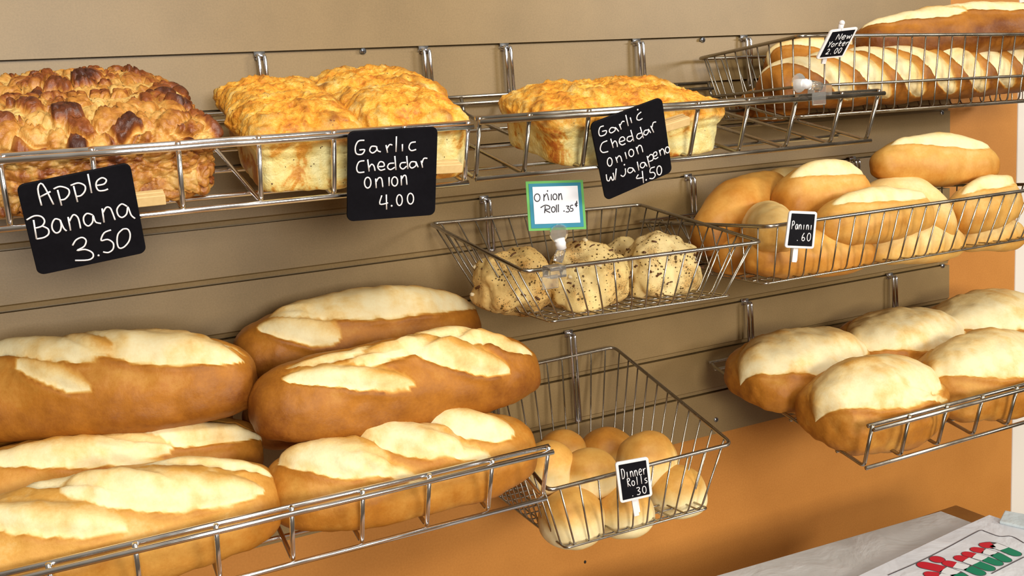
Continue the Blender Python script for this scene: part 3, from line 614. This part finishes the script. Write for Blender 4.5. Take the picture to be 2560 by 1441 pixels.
C_ = [[(1475, 460), (1440, 472), (1425, 520), (1440, 560), (1490, 545), (1502, 508), (1458, 515)], [(1590, 480), (1550, 477), (1530, 510), (1550, 530), (1588, 505), (1590, 475), (1625, 515)], [(1630, 440), (1650, 495)], [(1640, 455), (1660, 417), (1682, 415)], [(1695, 350), (1720, 460)], [(1740, 375), (1755, 430)],
      [(1850, 320), (1815, 350), (1805, 390), (1830, 402), (1862, 385)], [(1815, 297)], [(1510, 608), (1460, 632), (1440, 690), (1465, 725), (1520, 715)], [(1545, 588), (1570, 678)], [(1560, 645), (1585, 610), (1605, 630), (1612, 670)], [(1635, 620), (1685, 600), (1670, 570), (1640, 582), (1630, 625), (1658, 650), (1692, 635)],
      [(1755, 560), (1715, 572), (1710, 605), (1740, 615), (1765, 590)], [(1745, 500), (1775, 612)], [(1850, 530), (1815, 542), (1805, 575), (1830, 590), (1860, 562)], [(1840, 470), (1872, 582)], [(1915, 500), (1885, 507), (1875, 540), (1900, 550), (1922, 520), (1920, 492), (1945, 530)], [(1945, 460), (1975, 525)], [(1958, 475), (1970, 428), (1998, 420)],
      ell(1535, 820, 24, 42), [(1595, 770), (1612, 828)], [(1602, 795), (1625, 760), (1645, 772), (1657, 818)], [(1688, 722), (1705, 788)], ell(1750, 730, 25, 36), [(1798, 670), (1822, 742)], [(1805, 695), (1825, 657), (1850, 662), (1867, 722)], [(1500, 945), (1508, 1000), (1530, 1008), (1545, 968), (1562, 1003), (1578, 985), (1568, 930)], [(1600, 885), (1590, 1000)],
      [(1690, 885), (1692, 935), (1670, 965), (1645, 952)], [(1682, 848)], [(1760, 880), (1725, 882), (1715, 915), (1740, 930), (1768, 905), (1762, 880), (1790, 920)], [(1810, 818), (1827, 905)], [(1880, 825), (1850, 832), (1840, 865), (1865, 880), (1888, 852), (1884, 825), (1908, 865)], [(1908, 760), (1935, 875)], [(1915, 780), (1945, 745), (1970, 762), (1965, 800), (1930, 815)],
      [(1975, 765), (2005, 750), (2000, 720), (1975, 732), (1970, 770), (1990, 790), (2020, 772)], [(2030, 700), (2045, 757)], [(2036, 720), (2055, 690), (2075, 702), (2086, 747)], ell(2112, 700, 21, 30), [(1822, 945), (1802, 985), (1872, 975)], [(1860, 910), (1873, 1030)], [(1900, 1000)], [(1985, 870), (1945, 885), (1938, 925), (1975, 925), (1990, 955), (1967, 985), (1932, 985)], ell(2030, 905, 24, 45)]
big_sign('black Garlic Cheddar Onion with jalapeno 4.50 sign tilted on the right rack lip', [(1476, 310), (1655, 243), (1681, 430), (1515, 503)], C_, 1140, 200, 4, (0, -.3955, -.109), ((1600, 345), (1729, 305)), .00078)

# hand lettering for the little boards, each glyph in a unit box (x right, y down)
GLY = {'N': [[(0, 1), (.1, 0), (.8, 1), (.9, 0)]], 'e': [[(.1, .7), (.8, .6), (.6, .35), (.2, .45), (.1, .8), (.4, 1), (.8, .9)]], 'w': [[(0, .4), (.2, 1), (.45, .5), (.7, 1), (.9, .35)]], 'Y': [[(0, 0), (.45, .5), (.9, 0)], [(.45, .5), (.3, 1)]],
       'o': [ell(.45, .7, .38, .3)], 'r': [[(.15, .4), (.2, 1)], [(.2, .65), (.45, .42), (.8, .42)]], 'k': [[(.15, 0), (.15, 1)], [(.75, .35), (.2, .7), (.8, 1)]], 'P': [[(.15, .05), (.12, 1)], [(0, .1), (.5, 0), (.8, .25), (.5, .5), (.15, .5)]],
       'a': [[(.75, .45), (.35, .4), (.1, .7), (.3, 1), (.65, .85), (.75, .45), (.9, 1)]], 'n': [[(.1, .4), (.12, 1)], [(.12, .65), (.4, .4), (.7, .55), (.78, 1)]], 'i': [[(.4, .4), (.4, 1)]], 'D': [[(.15, 0), (.15, 1)], [(0, .05), (.6, .05), (.9, .45), (.6, .95), (.1, 1)]],
       'R': [[(.15, 0), (.15, 1)], [(.1, .05), (.6, 0), (.75, .25), (.2, .5), (.85, 1)]], 'l': [[(.4, 0), (.4, 1)]], 's': [[(.75, .42), (.3, .42), (.2, .6), (.7, .78), (.6, .98), (.1, .98)]], '0': [ell(.45, .5, .36, .5)], '2': [[(.1, .2), (.4, 0), (.75, .2), (.6, .55), (.1, .95), (.9, .9)]],
       '3': [[(.1, .05), (.6, 0), (.7, .25), (.35, .45), (.75, .65), (.6, .98), (.1, .95)]], '6': [[(.55, 0), (.2, .45), (.2, .9), (.55, 1), (.75, .75), (.5, .55), (.22, .7)]], '5': [[(.8, 0), (.25, .05), (.2, .45), (.65, .45), (.75, .8), (.45, 1), (.1, .95)]],
       '.': [[(.35, .95), (.42, 1), (.35, 1)]], 'c': [[(.8, .45), (.35, .4), (.12, .7), (.35, 1), (.8, .92)]], '|': [[(.5, .1), (.35, 1.2)]]}
def mini_sign(label, corners, p0, nrm, lines, tail, top=None):
    nrm = np.asarray(nrm, float)/np.linalg.norm(nrm); N_ = Vector(nrm)
    Q = [atp(x, y, p0, nrm) for x, y in corners]; f = quadmap(Q); C0 = sum((Vector(q) for q in Q), Vector())/4
    root = thing('price_clip', C0, label, 'price sign', 'small white framed chalkboard clips')
    out = [f(u, v) for u, v in rq(.09, .8)]; m = MB(); m.prism(out, -N_*.0035); m.build('frame', M_WFRAME, root, False, .0008)
    m = MB(); m.prism([f(u, v)+N_*.0004 for u, v in rq(.015, .8, .085)], -N_*.0015); bd = m.build('board', M_BLACK, root, False)
    m = MB()
    for txt, u0, v0, du, hv in lines:
        for i, ch in enumerate(txt):
            for s_ in GLY.get(ch, []):
                m.tube([f(u0+du*(i+x*.86), v0+hv*y)+N_*.0006 for x, y in smooth(s_, 3)], .00062, 5, flat=tuple(nrm))
    m.build('handwriting', M_CHALK, bd)
    (a, b_) = tail; A = Vector(atp(*a, p0, nrm))-N_*.005; B = Vector(atp(*b_, p0, nrm))-N_*.004; dr = (B-A).normalized(); sd = dr.cross(N_).normalized()
    m = MB(); m.box((A+B)/2, (B-A).length/2, .0035, .0016, (dr, sd, N_)); m.box((A+B)/2-N_*.006-sd*.004, (B-A).length/2*.94, .0035, .0014, (dr, sd, N_)); m.build('peg', M_WFRAME, root, False, .0006)
    if top:
        A = Vector(atp(*top, p0, nrm))-N_*.004; m = MB(); m.tube([A, A-dr*-.012], .0038, 10); m.ball(A, .0042); m.build('knob', M_WFRAME, root)
    return root
mini_sign('small white framed New Yorker 2.00 chalkboard leaning on the high basket', [(2078, 76), (2147, 68), (2108, 143), (2041, 149)], at(2094, 110, Y=-.275), (-.10, -.90, -.40), [('New', .34, .16, .19, .20), ('Yorker', .16, .40, .13, .19), ('2.00', .22, .66, .15, .18)], ((2075, 120), (2062, 162)), (2109, 60))
mini_sign('small white framed Panini .60 chalkboard clipped to the panini basket', [(1974, 527), (2044, 530), (2035, 623), (1962, 620)], at(2003, 575, Y=-.340), (-.25, -1, .0), [('Panini', .13, .27, .128, .22), ('.60', .32, .58, .19, .21)], ((1996, 590), (1988, 657)))
mini_sign('small white framed Dinner Rolls .30 chalkboard clipped to the deep basket', [(1538, 1158), (1621, 1143), (1632, 1241), (1551, 1260)], at(1585, 1200, Y=-.334), (-.22, -1, .0), [('Dinner', .13, .17, .13, .24), ('Rolls', .27, .43, .13, .20), ('.30', .33, .70, .18, .18)], ((1584, 1225), (1594, 1293)))
# onion card in its clear holder
CN = np.array([-.12, -1, .12]); CN = CN/np.linalg.norm(CN); CP = at(1392, 515, Y=-.330)
root = thing('paper_sign', atp(1392, 515, CP, CN), 'white Onion Roll .35 card with blue and green border above the small basket', 'price sign')
CQ = [(1314, 454), (1457, 450), (1466, 573), (1322, 578)]; f = quadmap([atp(x, y, CP, CN) for x, y in CQ]); N_ = Vector(CN)
m = MB(); m.prism([f(u, v) for u, v in rq(.01)], -N_*.0006); m.build('green_card', M_GREEN, root, False)
m = MB(); m.prism([f(u, v)+N_*.0005 for u, v in rq(.005, 1.1, .045)], -N_*.0004); m.build('blue_card', M_BLUE, root, False)
m = MB(); m.prism([f(.5+(u-.5)*.985, .49+(v-.5)*.96)+N_*.0010 for u, v in rq(.005, 1.1, .10)], -N_*.0004); bd = m.build('white_card', M_PAPER, root, False)
O_ = [ell(840, 222, 21, 28), [(890, 195), (890, 247)], [(891, 220), (912, 192), (926, 242)], [(945, 195), (945, 242)], [(917, 172)], ell(972, 216, 15, 22), [(1000, 190), (1000, 240)], [(1001, 212), (1016, 190), (1025, 238)],
      [(900, 285), (895, 337)], [(865, 297), (900, 278), (933, 288), (928, 306), (897, 312), (937, 334)], ell(960, 310, 14, 20), [(983, 275), (984, 332)], [(997, 272), (998, 330)], [(1040, 322)], [(1055, 285), (1076, 286), (1065, 300), (1081, 311), (1072, 328), (1052, 326)],
      [(1107, 278), (1090, 281), (1087, 300), (1103, 303), (1105, 319), (1085, 325)], [(1141, 262), (1126, 265), (1123, 278), (1140, 280)], [(1134, 246), (1130, 292)]]
m = MB()
for s_ in O_:
    if len(s_) == 1: s_ = ell(s_[0][0], s_[0][1], 2, 2, 6)
    m.tube([Vector(atp(1060+x/2.977, 420+y/2.977, CP, CN))+N_*.0013 for x, y in smooth(s_)], .00062, 5, flat=tuple(CN))
m.build('handwriting', M_INK, bd)
def holder(label, pts, Yb):
    """clear swivel sign holder: gripper, white ball joint, clear stem, clip on the wire"""
    g, bl, st_, cl = [Vector(at(*q, Y=Yb)) for q in pts]
    root = thing('sign_holder', cl, label, 'sign holder', 'clear swivel sign holders'); d = (g-bl).normalized(); sd = d.cross(Vector((0, 1, 0))).normalized()
    m = MB(); m.prism([g+sd*.012*math.cos(a)+d*(.010*math.sin(a) if math.sin(a) > 0 else .012*math.sin(a))+Vector((0, -.003, 0)) for a in [2*PI*i/16 for i in range(16)]], (0, .0022, 0)); m.build('gripper', M_CLEAR, root, False)
    m = MB(); m.tube([bl+d*.0065, bl-d*.0065], .0062, 14); m.ball(bl, .0068, 14); m.build('ball_joint', M_WFRAME, root)
    m = MB(); m.tube([bl-d*.006, st_], .0058, 12); m.build('stem', M_CLEAR, root)
    m = MB(); m.box(cl+Vector((0, .006, 0)), .011, .0105, .007); m.box(cl+Vector((-.013, -.006, -.010)), .011, .0012, .008); m.build('clip', M_CLEAR, root, False, .001)
holder('clear holder with a white joint gripping the onion roll card', [(1395, 582), (1401, 610), (1394, 655), (1392, 680)], -.334)
holder('empty clear holder with a white ball joint lying on the right rack lip', [(1993, 208), (2012, 210), (2050, 216), (2058, 226)], -.385)

# ---------------------------------------------------------------- the counter with paper bags
b = MB(); x1, _, TZ = at(2390, 1262, Y=-.20); b.box((x1-.85, -.54, TZ-.0185), .85, .34, .0185); tb = b.build('side_table', M_TABLE, smooth=False, bevel=.003)
tag(tb, 'brown wooden table against the orange wall under the dinner rolls', 'table')
def bag(label, zt, th, poly, mat, name='paper_bag'):
    P = [Vector(at(x, y, Z=zt)) for x, y in poly]; root = thing(name, sum(P, Vector())/len(P)-Vector((0, 0, th)), label, 'paper bag', 'flat paper bags on the table')
    m = MB(); m.prism(P, (0, 0, -th)); bb = m.build('bag_body', mat, root, False, .0015); return bb, zt
bag('plain greyish paper bags lying flat at the back of the table near the wall', TZ+.0090, .009, [(2352, 1278), (2436, 1309), (2300, 1500), (1400, 1800), (1200, 1610)], M_BAGG)
rb, zt = bag('white paper bag printed with red white and green lettering on the table', TZ+.0210, .012, [(2473, 1287), (2520, 1303), (2700, 1360), (2700, 1560), (1800, 1620), (2150, 1437), (2393, 1322)], M_BAG)
bag('pale folded paper bag corner at the far right edge of the table', TZ+.0260, .005, [(2512, 1276), (2640, 1300), (2640, 1336), (2498, 1303)], M_BAGB)
def pz(x, y, dz): return Vector(at(2220+x/7.53, 1260+y/7.53, Z=zt))+Vector((0, 0, dz))
BARS = [((690, 1165), (1040, 1245), (1290, 1330), (1420, 1420), 70), ((1150, 1135), (1260, 1160), (1500, 1215), (1700, 1300), 62), ((1370, 1035), (1460, 1060), (1660, 1130), (1880, 1215), 62), ((1510, 960), (1620, 985), (1830, 1045), (2040, 1120), 58), ((1670, 875), (1800, 895), (2010, 955), (2200, 1055), 58), ((1840, 790), (1980, 780), (2190, 860), (2380, 940), 60), ((800, 1340), (960, 1360), (1180, 1420), (1300, 1500), 60)]
lay = {'outline': MB(), 'red': MB(), 'white': MB(), 'green': MB()}
for A0, A1, A2, A3, w in BARS:
    w_ = w/7.53*.00118
    def ribbon(mb, pts, r, dz, caps):
        """flat printed stroke with rounded ends"""
        P = [pz(*q, dz) for q in smooth(list(pts), 5)]; T = [(P[min(k+1, len(P)-1)]-P[max(k-1, 0)]).normalized() for k in range(len(P))]
        Nn = [Vector((-t.y, t.x, 0)) for t in T]; out = [p+n_*r for p, n_ in zip(P, Nn)]
        if caps[1]: out += [P[-1]+(Nn[-1]*math.cos(a)+T[-1]*math.sin(a))*r for a in [PI*k/10 for k in range(1, 10)]]
        out += [p-n_*r for p, n_ in zip(P[::-1], Nn[::-1])]
        if caps[0]: out += [P[0]-(Nn[0]*math.cos(a)+T[0]*math.sin(a))*r for a in [PI*k/10 for k in range(1, 10)]]
        mb.prism(out[::-1], (0, 0, -.0002))
    ribbon(lay['outline'], (A0, A1, A2, A3), w_*1.12, .0004, (1, 1)); ribbon(lay['red'], (A0, A1), w_, .0007, (1, 0))
    ribbon(lay['white'], (A1, A2), w_, .0007, (0, 0)); ribbon(lay['green'], (A2, A3), w_, .0007, (0, 1))
for lay_, r_, dz_ in (('outline', .0122, .0004), ('red', .0105, .0007)):
    c_ = pz(925, 1055, dz_); lay[lay_].prism([c_+Vector((math.cos(a), -math.sin(a), 0))*r_ for a in [2*PI*k/20 for k in range(20)]][::-1], (0, 0, -.0002))
for q in (((0, 1350), (600, 1090), (1100, 840), (1600, 570), (1750, 505), (1850, 535), (2100, 620), (2330, 620), (2560, 745)), ((1950, 1320), (2300, 1140), (2560, 1010))):
    lay['outline'].tube([pz(x, y, .0004) for x, y in smooth(list(q))], .0011, 6, flat=(0, 0, 1))
for nm, mt in (('outline', M_OUT), ('red', M_RED), ('white', M_WPRINT), ('green', M_GRN)):
    lay[nm].build(nm+'_print', mt, rb, False)

p = at(1463, 1406, Y=.0185); m = MB(); m.ball((p[0], .0188, p[2]), .003, 10, (.8, .3, 1)); tag(m.build('wall_chip', M_DARK), 'tiny black chip in the orange wall below the dinner roll basket', 'chip')
